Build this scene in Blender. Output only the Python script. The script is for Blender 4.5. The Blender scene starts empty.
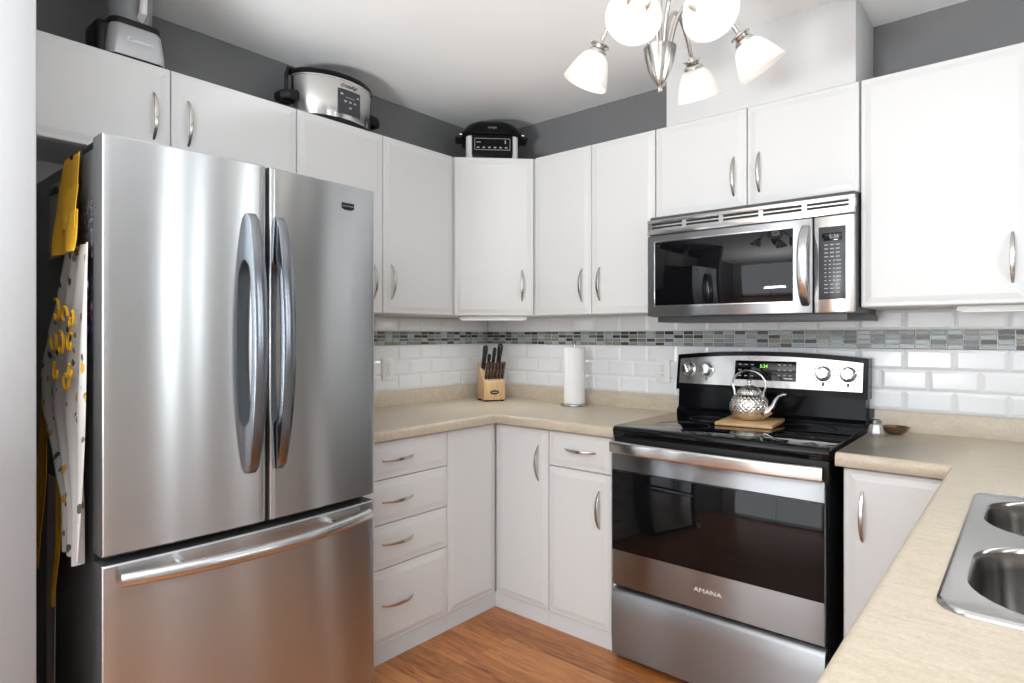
import bpy, bmesh, math, random
from mathutils import Vector, Matrix
R = math.radians
C = bpy.context.scene.collection
sc = bpy.context.scene

# ------------------------------------------------------------------ camera
YAW = 0.70558
CAM = Vector((2.5198, -2.7335, 1.2627))
cd = bpy.data.cameras.new('camera'); cam = bpy.data.objects.new('camera', cd); C.objects.link(cam)
cam.location = CAM; cam.rotation_euler = (math.pi/2, 0, YAW)
cd.sensor_width = 36; cd.lens = 611.9*36/1024; cd.shift_y = -6.6/1024; cd.clip_start = 0.05
sc.camera = cam
FWD = Vector((-math.sin(YAW), math.cos(YAW), 0)); RGT = Vector((math.cos(YAW), math.sin(YAW), 0))

# ------------------------------------------------------------------ world, daylight, exposure
w = bpy.data.worlds.new('world'); sc.world = w; w.use_nodes = True
bg = w.node_tree.nodes['Background']; bg.inputs[0].default_value = (0.93, 0.97, 1.0, 1); bg.inputs[1].default_value = 1.5
def area(name, loc, rot, sx, sy, power, col=(.92, .97, 1)):
    d = bpy.data.lights.new(name, 'AREA'); d.shape = 'RECTANGLE'; d.size = sx; d.size_y = sy; d.energy = power; d.color = col
    o = bpy.data.objects.new(name, d); C.objects.link(o); o.location = loc; o.rotation_euler = rot
    return o
SLITS = ((-1.595, -1.555, 2.4), (-1.365, -1.340, 1.3), (-.92, -.875, 2.6))      # slits in the unseen sink window, placed to streak the refrigerator doors
for y0_, y1_, pw_ in SLITS:
    area('streak_light_sink', (3.03, (y0_+y1_)/2, 1.62), (0, R(90), 0), .86, y1_-y0_, pw_)
area('daylight_window_dining', (3.02, -4.2, 1.45), (0, R(90), 0), 1.5, 1.7, 20)
area('daylight_patio', (1.55, -6.02, 1.25), (R(90), 0, 0), 2.3, 2.1, 33, (.88, .95, 1))
area('ceiling_fill', (1.75, -3.75, .95), (R(180), 0, 0), .5, .5, 158)  # added unseen fill, stands in for a bounced flash to brighten the ceiling
vs = sc.view_settings
vs.view_transform = 'Standard'; vs.look = 'None'; vs.gamma = 1; vs.use_curve_mapping = False; vs.exposure = 0.03
sc.display_settings.display_device = 'sRGB'

# ------------------------------------------------------------------ materials
def lin(c): return tuple((v/255/12.92 if v/255 <= .04045 else ((v/255+.055)/1.055)**2.4) for v in c)
MATS = {}
def pm(name, rgb, rough=.5, metal=0., **k):
    m = bpy.data.materials.new(name); m.use_nodes = True; b = m.node_tree.nodes['Principled BSDF']
    b.inputs['Base Color'].default_value = (*rgb, 1); b.inputs['Roughness'].default_value = rough; b.inputs['Metallic'].default_value = metal
    for a, v in k.items(): b.inputs[a.replace('_', ' ')].default_value = v
    MATS[name] = m
    return m
def nt(m): return m.node_tree.nodes, m.node_tree.links, m.node_tree.nodes['Principled BSDF']
def coords(n, l, scale=(1, 1, 1), rot=(0, 0, 0)):
    g = n.new('ShaderNodeNewGeometry'); mp = n.new('ShaderNodeMapping'); l.new(g.outputs['Position'], mp.inputs[0])
    mp.inputs['Scale'].default_value = scale; mp.inputs['Rotation'].default_value = rot
    return mp.outputs[0]
def noise(n, l, vec, scale, detail=3, rough=.6, dist=0):
    t = n.new('ShaderNodeTexNoise'); l.new(vec, t.inputs['Vector']); t.inputs['Scale'].default_value = scale
    t.inputs['Detail'].default_value = detail; t.inputs['Roughness'].default_value = rough; t.inputs['Distortion'].default_value = dist
    return t.outputs['Fac']
def ramp(n, l, fac, stops, interp='LINEAR'):
    r = n.new('ShaderNodeValToRGB'); l.new(fac, r.inputs[0]); r.color_ramp.interpolation = interp
    e = r.color_ramp.elements
    while len(e) < len(stops): e.new(.5)
    for q, (p, c) in zip(e, stops): q.position = p; q.color = (*c, 1)
    return r.outputs[0]
def bump(n, l, b, h, strength=.2, dist=.002):
    u = n.new('ShaderNodeBump'); u.inputs['Strength'].default_value = strength; u.inputs['Distance'].default_value = dist
    l.new(h, u.inputs['Height']); l.new(u.outputs[0], b.inputs['Normal'])
def steel(name, rgb, rough, axis=(0, 0, 1), stretch=(60, 6, 500), aniso=.96):
    m = pm(name, rgb, rough, 1.0, Anisotropic=aniso); n, l, b = nt(m)
    v = n.new('ShaderNodeCombineXYZ')
    for i in range(3): v.inputs[i].default_value = axis[i]
    l.new(v.outputs[0], b.inputs['Tangent'])
    f = noise(n, l, coords(n, l, stretch), 1.0, 4, .7)
    mr = n.new('ShaderNodeMapRange'); l.new(f, mr.inputs[0]); mr.inputs['To Min'].default_value = rough*.985; mr.inputs['To Max'].default_value = rough*1.02
    l.new(mr.outputs[0], b.inputs['Roughness'])
    return m
pm('cabinet_white', (.70, .70, .695), .32)
pm('carcass_white', (.66, .66, .655), .5)
pm('plinth_white', (.66, .67, .68), .45)
pm('ceiling_white', (.93, .93, .925), .9)
pm('wall_white', (.66, .66, .66), .8)
pm('wall_pale', (.31, .31, .315), .85)
pm('wall_grey', (.185, .185, .188), .75)
pm('trim_white', (.8, .8, .8), .4)
pm('grout', (.8, .8, .8), .8)
pm('tile_white', (.80, .81, .83), .15)
pm('black_gloss', (.005, .005, .006), .1, Specular_IOR_Level=.15)
pm('black_glass', (.004, .004, .005), .03, Specular_IOR_Level=.32)
pm('black_plastic', (.010, .010, .011), .4, Specular_IOR_Level=.25)
pm('panel_grey', (.035, .037, .042), .3)
pm('dark_body', (.075, .075, .076), .42)
pm('dark_gap', (.01, .01, .01), .7)
pm('nickel', (.55, .53, .50), .25, 1.0)
pm('chrome', (.75, .75, .76), .12, 1.0)
pm('plastic_white', (.8, .8, .79), .35)
pm('plastic_silver', (.50, .51, .53), .35, .35)
pm('marking_grey', (.42, .42, .44), .5)
pm('marking_dark', (.06, .06, .06), .5)
pm('paper_white', (.86, .86, .86), .95)
pm('yellow_cloth', (.82, .44, .02), .9)
pm('beige_cloth', (.42, .39, .36), .9)
pm('grey_paper', (.3, .3, .29), .8)
pm('knife_black', (.010, .009, .009), .35)
pm('knife_brown', (.05, .022, .018), .4)
pm('bowl_bronze', (.33, .22, .16), .22, .85)
pm('facet_silver', (.55, .55, .55), .2, .6)
pm('clear_plastic', (.55, .57, .58), .12, 0, Transmission_Weight=.55, IOR=1.3)
steel('steel_door', (.57, .595, .61), .25, aniso=1.0)
steel('steel_range', (.36, .375, .39), .31, (0, 0, 1), (6, 60, 500), 1.0)
steel('steel_light', (.70, .69, .67), .24, (0, 0, 1), (3, 60, 300))
steel('steel_handle', (.26, .28, .31), .22, (0, 0, 1), (100, 100, 4), .3)
steel('steel_sink_shaded', (.33, .32, .31), .2, (0, 0, 1), (200, 200, 4), .7)  # sink steel darkened to carry the dark reflections inside the bowls
steel('steel_bar', (.62, .62, .62), .25, (0, 0, 1), (4, 4, 200), .3)
steel('steel_sink', (.46, .455, .45), .2, (0, 1, 0), (200, 4, 4), .5)
m = steel('steel_cooker', (.66, .66, .65), .2, (0, 0, 1), (10, 10, 200), .6)
def emis(name, rgb, s):
    m = pm(name, (0, 0, 0), .4); b = m.node_tree.nodes['Principled BSDF']
    b.inputs['Emission Color'].default_value = (*rgb, 1); b.inputs['Emission Strength'].default_value = s
emis('display_green', (.35, 1., .15), 1.6)
emis('lens_glow', (1, 1, 1), .9)
emis('display_white', (.7, .85, .9), .7)
emis('bulb_glow', (1, .95, .86), 2.5)
# frosted glass shade: translucent + diffuse
m = bpy.data.materials.new('frosted_glass'); m.use_nodes = True; MATS['frosted_glass'] = m
n, l = m.node_tree.nodes, m.node_tree.links; b = n['Principled BSDF']; b.inputs['Base Color'].default_value = (.9, .89, .87, 1); b.inputs['Roughness'].default_value = .35
tr = n.new('ShaderNodeBsdfTranslucent'); tr.inputs[0].default_value = (.95, .94, .92, 1)
mx = n.new('ShaderNodeMixShader'); mx.inputs[0].default_value = .5
l.new(b.outputs[0], mx.inputs[1]); l.new(tr.outputs[0], mx.inputs[2]); l.new(mx.outputs[0], n['Material Output'].inputs[0])
# laminate
m = pm('laminate', (.6, .5, .38), .36); n, l, b = nt(m)
v = coords(n, l); f1 = noise(n, l, v, 160, 4, .7); f2 = noise(n, l, coords(n, l, (14, 60, 30)), 1, 4, .6)
ad = n.new('ShaderNodeMath'); ad.operation = 'MULTIPLY_ADD'; ad.inputs[1].default_value = .45; l.new(f2, ad.inputs[0])
a2 = n.new('ShaderNodeMath'); a2.operation = 'MULTIPLY'; a2.inputs[1].default_value = .55; l.new(f1, a2.inputs[0]); l.new(a2.outputs[0], ad.inputs[2])
l.new(ramp(n, l, ad.outputs[0], [(.30, (.46, .38, .275)), (.5, (.565, .485, .375)), (.70, (.65, .575, .46))]), b.inputs['Base Color'])
# oak floor
m = pm('oak_floor', (.5, .25, .1), .28); n, l, b = nt(m)
g = n.new('ShaderNodeNewGeometry'); br = n.new('ShaderNodeTexBrick'); l.new(g.outputs['Position'], br.inputs['Vector'])
br.offset = .37; br.inputs['Scale'].default_value = 1; br.inputs['Brick Width'].default_value = .85; br.inputs['Row Height'].default_value = .057
br.inputs['Mortar Size'].default_value = .0007; br.inputs['Color1'].default_value = (0, 0, 0, 1); br.inputs['Color2'].default_value = (1, 1, 1, 1); br.inputs['Mortar'].default_value = (.2, .2, .2, 1)
gr = noise(n, l, coords(n, l, (4.5, 48, 1)), 1, 6, .7, 1.6); g2 = noise(n, l, coords(n, l, (9, 150, 1)), 1, 3, .6)
mxv = n.new('ShaderNodeMix'); mxv.data_type = 'FLOAT'; mxv.inputs[0].default_value = .17; l.new(gr, mxv.inputs[2]); l.new(br.outputs['Color'], mxv.inputs[3])
m2 = n.new('ShaderNodeMix'); m2.data_type = 'FLOAT'; m2.inputs[0].default_value = .25; l.new(mxv.outputs[0], m2.inputs[2]); l.new(g2, m2.inputs[3])
col = ramp(n, l, m2.outputs[0], [(.32, (.13, .037, .010)), (.43, (.31, .104, .027)), (.55, (.47, .180, .054)), (.72, (.57, .245, .085))])
mc = n.new('ShaderNodeMix'); mc.data_type = 'RGBA'; l.new(br.outputs['Fac'], mc.inputs[0]); l.new(col, mc.inputs[6]); mc.inputs[7].default_value = (.10, .04, .015, 1)
l.new(mc.outputs[2], b.inputs['Base Color'])
# mosaic glass, one colour per tile
m = pm('mosaic_glass', (.3, .3, .3), .28); n, l, b = nt(m)
g = n.new('ShaderNodeNewGeometry')
l.new(ramp(n, l, g.outputs['Random Per Island'], [(0, (.030, .028, .030)), (.12, (.075, .062, .055)), (.24, (.24, .23, .18)), (.38, (.22, .28, .27)), (.5, (.11, .125, .135)), (.6, (.36, .42, .40)), (.74, (.19, .18, .20)), (.82, (.32, .34, .30)), (.91, (.40, .43, .46))], 'CONSTANT'), b.inputs['Base Color'])
# woods
for nm, c1, c2, s in (('block_wood', (.56, .36, .17), (.68, .48, .26), (40, 40, 5)), ('board_wood', (.50, .29, .12), (.66, .43, .22), (8, 70, 8)), ('block_side_wood', (.36, .20, .08), (.46, .27, .12), (40, 40, 5))):
    m = pm(nm, c1, .45); n, l, b = nt(m); l.new(ramp(n, l, noise(n, l, coords(n, l, s), 1, 4), [(.35, c1), (.65, c2)]), b.inputs['Base Color'])
# floral cotton
m = pm('floral_cloth', (.66, .64, .62), .95); n, l, b = nt(m)
v = coords(n, l, (1, .6, 1))
def spots(scale, lo, hi, seed):
    mp = n.new('ShaderNodeMapping'); l.new(v, mp.inputs[0]); mp.inputs['Location'].default_value = (seed, seed*.7, seed*.3); mp.inputs['Scale'].default_value = (1.6, 1, 1)
    vo = n.new('ShaderNodeTexVoronoi'); l.new(mp.outputs[0], vo.inputs['Vector']); vo.inputs['Scale'].default_value = scale
    nz = noise(n, l, mp.outputs[0], scale*2.2, 2, .6); sb = n.new('ShaderNodeMath'); sb.operation = 'MULTIPLY_ADD'; l.new(nz, sb.inputs[0]); sb.inputs[1].default_value = .5; l.new(vo.outputs['Distance'], sb.inputs[2])
    return ramp(n, l, sb.outputs[0], [(lo, (1, 1, 1)), (hi, (0, 0, 0))])
def over(base, fac, c):
    x = n.new('ShaderNodeMix'); x.data_type = 'RGBA'; l.new(fac, x.inputs[0])
    if isinstance(base, tuple): x.inputs[6].default_value = (*base, 1)
    else: l.new(base, x.inputs[6])
    x.inputs[7].default_value = (*c, 1); return x.outputs[2]
c = over((.66, .635, .61), spots(17, .42, .45, 3.1), (.09, .085, .07))
c = over(c, spots(21, .40, .43, 8.3), (.20, .21, .20)); c = over(c, spots(13, .39, .42, 1.7), (.66, .38, .05)); l.new(c, b.inputs['Base Color'])
# kettle: lattice engraved above, plain below
m = pm('kettle_silver', (.78, .76, .72), .18, 1.0); n, l, b = nt(m)
tc = n.new('ShaderNodeTexCoord'); mp = n.new('ShaderNodeMapping'); l.new(tc.outputs['UV'], mp.inputs[0]); mp.inputs['Rotation'].default_value = (0, 0, R(45)); mp.inputs['Scale'].default_value = (38, 38, 1)
ck = n.new('ShaderNodeTexVoronoi'); ck.distance = 'CHEBYCHEV'; ck.inputs['Randomness'].default_value = 0; ck.inputs['Scale'].default_value = 1; l.new(mp.outputs[0], ck.inputs['Vector'])
bump(n, l, b, ck.outputs['Distance'], .9, .004)
# printed magnets
m = pm('print_dark', (.1, .1, .1), .5); n, l, b = nt(m)
l.new(ramp(n, l, noise(n, l, coords(n, l, (60, 60, 90)), 1, 2), [(.4, (.03, .03, .035)), (.55, (.08, .08, .10)), (.66, (.28, .25, .24))]), b.inputs['Base Color'])
m = pm('print_blue', (.1, .1, .3), .5); n, l, b = nt(m)
l.new(ramp(n, l, noise(n, l, coords(n, l, (40, 40, 40)), 1, 1), [(.38, (.04, .06, .16)), (.5, (.32, .10, .12)), (.6, (.5, .5, .5))], 'CONSTANT'), b.inputs['Base Color'])

# ------------------------------------------------------------------ mesh helpers
class MB:
    def __init__(s): s.v, s.f, s.uv = [], [], None
    def add(s, vs_, fs, M=None):
        k = len(s.v)
        for p in vs_:
            p = Vector(p); s.v.append(M @ p if M else p)
        s.f += [tuple(i+k for i in f) for f in fs]
        return s
    def box(s, lo, hi, bev=0, M=None, seg=2):
        bm = bmesh.new(); bmesh.ops.create_cube(bm, size=1)
        lo, hi = Vector(lo), Vector(hi); ce = (lo+hi)/2; d = hi-lo
        for q in bm.verts: q.co = Vector((q.co.x*d.x, q.co.y*d.y, q.co.z*d.z))+ce
        if bev: bmesh.ops.bevel(bm, geom=bm.edges[:], offset=min(bev, .49*min(d)), segments=seg, profile=.5, affect='EDGES')
        return s.bm(bm, M)
    def bm(s, bm, M=None):
        bm.verts.index_update(); s.add([q.co.copy() for q in bm.verts], [[q.index for q in f.verts] for f in bm.faces], M); bm.free(); return s
    def prism(s, poly, axis, a, b, M=None, bev=0):
        """polygon in the two other axes (cyclic order), extruded along axis from a to b"""
        def P(q, t): return {'x': (t, q[0], q[1]), 'y': (q[0], t, q[1]), 'z': (q[0], q[1], t)}[axis]
        n_ = len(poly); vs_ = [P(q, a) for q in poly]+[P(q, b) for q in poly]
        fs = [tuple(range(n_)), tuple(range(2*n_-1, n_-1, -1))]+[(i, i+n_, (i+1) % n_+n_, (i+1) % n_) for i in range(n_)]
        bm = bmesh.new(); bv = [bm.verts.new(p) for p in vs_]
        for f in fs: bm.faces.new([bv[i] for i in f])
        bmesh.ops.recalc_face_normals(bm, faces=bm.faces[:])
        if bev:
            bmesh.ops.bevel(bm, geom=[e for e in bm.edges if e.calc_face_angle(0) > .6], offset=bev, segments=2, profile=.5, affect='EDGES')
        return s.bm(bm, M)
    def loft(s, rings, M=None, cap=(True, True), closed=True):
        k = len(rings[0]); vs_ = [p for r in rings for p in r]; fs = []
        for i in range(len(rings)-1):
            for j in range(k if closed else k-1):
                a, b_ = i*k+j, i*k+(j+1) % k
                fs.append((a, b_, b_+k, a+k))
        if cap[0]: fs.append(tuple(range(k-1, -1, -1)))
        if cap[1]: fs.append(tuple(range((len(rings)-1)*k, len(rings)*k)))
        return s.add(vs_, fs, M)
    def lathe(s, prof, c=(0, 0, 0), n=32, M=None, sx=1, sy=1, cap=(True, True)):
        c = Vector(c)
        return s.loft([[c+Vector((r*sx*math.cos(2*math.pi*j/n), r*sy*math.sin(2*math.pi*j/n), z)) for j in range(n)] for r, z in prof], M, cap)
    def tube(s, pts, r, n=12, M=None, sect=None, up=(0, 0, 1)):
        pts = [Vector(p) for p in pts]; rings = []; prev = None
        for i, p in enumerate(pts):
            t = (pts[min(i+1, len(pts)-1)]-pts[max(i-1, 0)]).normalized()
            u = prev if prev else (Vector(up) if abs(t.dot(Vector(up))) < .95 else Vector((1, 0, 0)))
            u = (u-t*u.dot(t)).normalized(); prev = u; b_ = t.cross(u)
            rr = r[i] if isinstance(r, (list, tuple)) else r
            if sect: rings.append([p+u*a*rr+b_*c_*rr for a, c_ in sect])
            else: rings.append([p+(u*math.cos(2*math.pi*j/n)+b_*math.sin(2*math.pi*j/n))*rr for j in range(n)])
        return s.loft(rings, M)
    def grid(s, fn, nu, nv, M=None):
        vs_ = [fn(i/nu, j/nv) for j in range(nv+1) for i in range(nu+1)]
        return s.add(vs_, [(j*(nu+1)+i, j*(nu+1)+i+1, (j+1)*(nu+1)+i+1, (j+1)*(nu+1)+i) for j in range(nv) for i in range(nu)], M)
    def build(s, name, mat, parent=None, local=False, ang=35, recalc=True):
        me = bpy.data.meshes.new(name); o = bpy.data.objects.new(name, me)
        off = Vector((0, 0, 0))
        if parent and not local:
            q = parent
            while q: off += q.location; q = q.parent
        me.from_pydata([p-off for p in s.v], [], s.f)
        bm = bmesh.new(); bm.from_mesh(me)
        bmesh.ops.remove_doubles(bm, verts=bm.verts[:], dist=1e-6)
        if recalc: bmesh.ops.recalc_face_normals(bm, faces=bm.faces[:])
        bm.to_mesh(me); bm.free()
        me.shade_smooth(); me.set_sharp_from_angle(angle=R(ang))
        me.materials.append(MATS[mat]); C.objects.link(o)
        if parent: o.parent = parent
        return o
def thing(name, label, cat, loc=(0, 0, 0), rz=0, group=None):
    o = bpy.data.objects.new(name, None); C.objects.link(o); o.location = loc; o.rotation_euler = (0, 0, rz); o.empty_display_size = .05
    return tag(o, label, cat, group)
def tag(o, label, cat, group=None):
    o['label'] = label; o['category'] = cat
    if group: o['group'] = group
    return o
def struct(mb, name, mat, ang=35):
    o = mb.build(name, mat, ang=ang); o['kind'] = 'structure'; return o
def basis(o, u, v_, w_):
    M = Matrix.Identity(4)
    for i, a in enumerate((u, v_, w_)):
        a = Vector(a)
        for k in range(3): M[k][i] = a[k]
    M.translation = Vector(o); return M
def text(s, size, M, name, mat, parent, extrude=.0006, align='CENTER', local=False):
    cu = bpy.data.curves.new('text', 'FONT'); cu.body = s; cu.size = size; cu.extrude = extrude; cu.align_x = align; cu.align_y = 'CENTER'
    to = bpy.data.objects.new('text', cu); C.objects.link(to); bpy.context.view_layer.update()
    me = to.evaluated_get(bpy.context.evaluated_depsgraph_get()).to_mesh()
    mb = MB(); mb.add([q.co.copy() for q in me.vertices], [tuple(p.vertices) for p in me.polygons], M)
    to.to_mesh_clear(); bpy.data.objects.remove(to); bpy.data.curves.remove(cu)
    return mb.build(name, mat, parent, local)
def rrect(w_, h, r, n=5):
    """rounded rectangle outline centred on 0"""
    out = []
    for k, (sx, sy) in enumerate(((1, 1), (-1, 1), (-1, -1), (1, -1))):
        for i in range(n+1):
            a = math.pi/2*(k+i/n); out.append((sx*(w_/2-r)+r*math.cos(a), sy*(h/2-r)+r*math.sin(a)))
    return out

# panel fronts: local frame u (width), v (height), w (out of the cabinet)
X, Y, Z = Vector((1, 0, 0)), Vector((0, 1, 0)), Vector((0, 0, 1))
FRAMES = {'left': (Y, Z, X), 'back': (-X, Z, -Y)}          # looking onto the left wall units / the back wall units
def slab(M, u0, u1, v0, v1, t=.02):
    """routed slab front: its back on w=0, rounded rim and a shallow raised field"""
    mb = MB(); g = .0015; u0 += g; u1 -= g; v0 += g; v1 -= g
    def ring(i, w_): return [(u0+i, v0+i, w_), (u1-i, v0+i, w_), (u1-i, v1-i, w_), (u0+i, v1-i, w_)]
    mb.loft([ring(0, 0), ring(0, t-.008), ring(.0015, t-.005), ring(.004, t-.0042), ring(.014, t-.004), ring(.030, t-.0004), ring(.033, t)], M)
    return mb
def bow(M, u, v, vertical=True, L=.155, h=.028):
    """arched bar pull centred on u, v (w = 0 is the panel face)"""
    mb = MB(); pts, rr = [], []
    for i in range(21):
        s_ = -1+i/10; p = L/2*s_; q = -.001+h*(1-s_*s_)**.85
        pts.append((u, v+p, q) if vertical else (u+p, v, q)); rr.append(.0036+.0028*(1-s_*s_))
    sect = [(a*1.0, b_*.42) for a, b_ in rrect(2, 2, .5, 3)]
    if vertical: sect = [(a, b_) for a, b_ in sect]
    mb.tube(pts, rr, M=M, sect=sect, up=(1, 0, 0) if vertical else (0, 1, 0))
    return mb
def front(kind, M, parent, u0, u1, v0, v1, hu=None, hv=None, vert=True, t=.02):
    d = slab(M, u0, u1, v0, v1, t).build(kind, 'cabinet_white', parent, ang=7)
    if hu is not None: bow(M @ Matrix.Translation((0, 0, t)), hu, hv, vert).build('handle', 'nickel', d)
    return d

# ------------------------------------------------------------------ the room
HC = 2.4635
struct(MB().box((-.1, -6.2, -.1), (3.2, .1, 0)), 'floor', 'oak_floor')
struct(MB().box((-.1, -6.2, HC), (3.2, .1, HC+.1)), 'ceiling', 'ceiling_white')
struct(MB().box((-.1, -6.2, 0), (0, .1, HC)), 'wall_left', 'wall_grey')
struct(MB().box((0, 0, 0), (3.0, .1, HC)), 'wall_back', 'wall_grey')
def holed(axis, at, th, a0, a1, holes):
    mb = MB(); cuts = sorted(holes); x = a0
    def bx(p, q, z0, z1):
        if axis == 'x': mb.box((at, p, z0), (at+th, q, z1))
        else: mb.box((p, at, z0), (q, at+th, z1))
    for (p, q, z0, z1) in cuts:
        bx(x, p, 0, HC); bx(p, q, z1, HC)
        if z0 > 0: bx(p, q, 0, z0)
        x = q
    bx(x, a1, 0, HC); return mb
struct(holed('x', 3.0, .12, -6.2, .1, [(-5.05, -3.35, .7, 2.2), (-1.73, -.77, 1.14, 2.1)]), 'wall_right', 'wall_pale')
struct(holed('y', -6.2, .12, 0, 3.0, [(.35, 2.75, 0, 2.3)]), 'wall_rear', 'wall_white')
struct(MB().box((0, -2.50, 0), (.80, -2.376, HC), .004), 'wall_near', 'wall_pale')
struct(MB().box((0, -2.376, 0), (.012, -1.46, 1.84)), 'wall_alcove', 'wall_white')
def wframe(name, axis, at, p, q, z0, z1, mull, mw=.05):
    mb = MB(); t = .05
    def bx(a, b_, c_, d): mb.box((at, a, c_), (at+.07, b_, d), .004) if axis == 'x' else mb.box((a, at, c_), (b_, at+.07, d), .004)
    bx(p, q, z0, z0+t); bx(p, q, z1-t, z1); bx(p, p+t, z0, z1); bx(q-t, q, z0, z1)
    for k in range(1, mull): c_ = p+(q-p)*k/mull; bx(c_-mw/2, c_+mw/2, z0, z1)
    struct(mb, name, 'trim_white')
mb = MB(); yy = -1.73
for y0_, y1_, pw_ in SLITS+((-.77, -.77, 0),):
    mb.box((3.035, yy, 1.14), (3.10, y0_, 2.1), .004); yy = y1_  # boards added between the slits to narrow the light into streaks
mb.box((3.035, -1.73, 1.14), (3.10, -.77, 1.19), .004); mb.box((3.035, -1.73, 2.05), (3.10, -.77, 2.1), .004)
struct(mb, 'window_slit_boards', 'trim_white')
wframe('window_2', 'x', 3.035, -5.05, -3.35, .7, 2.2, 2)
wframe('door_1', 'y', -6.16, .35, 2.75, 0, 2.3, 2)
struct(MB().prism([(-6.08, 0), (-6.08, .09), (-6.07, .10), (-6.066, 0)], 'x', 0, .35), 'baseboard_rear', 'trim_white')
struct(MB().prism([(0.8, 0), (.8, .10), (.812, .085), (.815, 0)], 'y', -2.50, -2.376), 'baseboard_near', 'trim_white')
# boxed-in duct above the microwave
struct(MB().box((1.325, -.312, 2.152), (2.045, 0, HC), .002), 'trim_1', 'wall_white')

# tiled splashback
def tiles(M, u0, u1, rows, tw=.1535, gap=.0025, be=.011, dp=.003):
    mb = MB(); mb.box((u0, rows[0][0], 0), (u1, rows[-1][1], .003), 0, M)
    tl = MB()
    for r, (a, b_) in enumerate(rows):
        x = u0-(tw/2 if r % 2 else 0)
        while x < u1:
            p, q = max(x, u0)+gap/2, min(x+tw, u1)-gap/2
            if q-p > .02:
                lo, hi = a+gap/2, b_-gap/2
                def ring(i, w_): return [(p+i, lo+i, w_), (q-i, lo+i, w_), (q-i, hi-i, w_), (p+i, hi-i, w_)]
                tl.loft([ring(0, .002), ring(0, .0045), ring(be, .0045+dp)], M, (False, True))
            x += tw
    return mb, tl
MBK = basis((0, 0, 0), X, Z, -Y); MLF = basis((0, 0, 0), Y, Z, X)
ROWS = [(.975, 1.0533), (1.0533, 1.1317), (1.1317, 1.21)]; ROWT = [(1.281, 1.358)]
def mosaic(M, u0, u1, z0=1.21, z1=1.281, cw=.0485, nr=4):
    mb = MB(); h = (z1-z0)/nr; x = u0
    while x < u1-.01:
        q = min(x+cw, u1)
        for r in range(nr):
            a = z0+r*h
            def ring(i, w_): return [(x+.0017+i, a+.001+i, w_), (q-.0017-i, a+.001+i, w_), (q-.0017-i, a+h-.001-i, w_), (x+.0017+i, a+h-.001-i, w_)]
            mb.loft([ring(0, .002), ring(0, .006), ring(.001, .007)], M, (False, True))
        x = q
    return mb
k = 2
for M, u0, u1 in ((MLF, -1.46, -.008), (MBK, 0, 3.0)):
    g1, t1 = tiles(M, u0, u1, ROWS); g2_, t2 = tiles(M, u0, u1, ROWT)
    g1.add(g2_.v, g2_.f); t1.add(t2.v, t2.f)
    g1.box((u0, 1.205, 0), (u1, 1.285, .003), 0, M)
    struct(g1, 'trim_%d' % k, 'grout'); struct(t1, 'trim_%d' % (k+1), 'tile_white', 8); struct(mosaic(M, u0, u1), 'trim_%d' % (k+2), 'mosaic_glass'); k += 3

# ------------------------------------------------------------------ wall cabinets
UT, UB, UP = 2.151, 1.358, .325
def mleft(xf): return basis((xf, 0, 0), Y, Z, X)
def mback(yf): return basis((0, yf, 0), X, Z, -Y)
ML, MK = mleft(UP-.02), mback(-(UP-.02))
G = .001
t = thing('wall_cabinet', 'white wall cabinet above the refrigerator with two short doors', 'cabinet', (0, -1.914, 1.84))
MB().box((.002, -2.374, 1.84), (UP-.021, -1.454, UT)).build('body', 'carcass_white', t)
front('door', ML, t, -2.374, -1.914, 1.84, UT, -1.968, 1.981); front('door', ML, t, -1.914, -1.454, 1.84, UT, -1.860, 1.983)
t = thing('wall_cabinet', 'tall white two-door wall cabinet on the left wall between refrigerator and corner', 'cabinet', (0, -1.03, UB))
MB().box((.014, -1.453, UB), (UP-.021, -.607, UT)).build('body', 'carcass_white', t)
front('door', ML, t, -1.453, -1.036, UB, UT, -1.090, 1.496); front('door', ML, t, -1.036, -.607, UB, UT, -.990, 1.500)
t = thing('corner_wall_cabinet', 'white diagonal corner wall cabinet with the black grill on top', 'cabinet', (0, 0, UB))
MB().prism([(.014, -.014), (.014, -.605), (.300, -.605), (.605, -.300), (.605, -.014)], 'z', UB, UT).build('body', 'carcass_white', t)
dg = Vector((1, 1, 0)).normalized(); dn = Vector((1, -1, 0)).normalized()
MD = basis(Vector((.3249, -.606, 0))-dn*.018, dg, Z, dn)
front('door', MD, t, .003, .403, UB, UT, .342, 1.510, t=.018)
t = thing('wall_cabinet', 'white two-door wall cabinet on the back wall left of the microwave', 'cabinet', (.947, 0, UB))
MB().box((.616, -(UP-.021), UB), (1.277, -.014, UT)).build('body', 'carcass_white', t)
front('door', MK, t, .617, .949, UB, UT, .901, 1.497); front('door', MK, t, .949, 1.277, UB, UT, .999, 1.498)
t = thing('wall_cabinet', 'low white two-door wall cabinet directly above the microwave', 'cabinet', (1.668, 0, 1.762))
MB().box((1.279, -(UP-.021), 1.762), (2.058, -.002, UT)).build('body', 'carcass_white', t)
front('door', MK, t, 1.279, 1.669, 1.762, UT, 1.619, 1.889); front('door', MK, t, 1.669, 2.058, 1.762, UT, 1.717, 1.890)
t = thing('wall_cabinet', 'white single-door wall cabinet right of the microwave', 'cabinet', (2.29, 0, UB))
MB().box((2.061, -(UP-.021), UB), (2.518, -.014, UT)).build('body', 'carcass_white', t)
front('door', MK, t, 2.061, 2.518, UB, UT, 2.472, 1.500)
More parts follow.
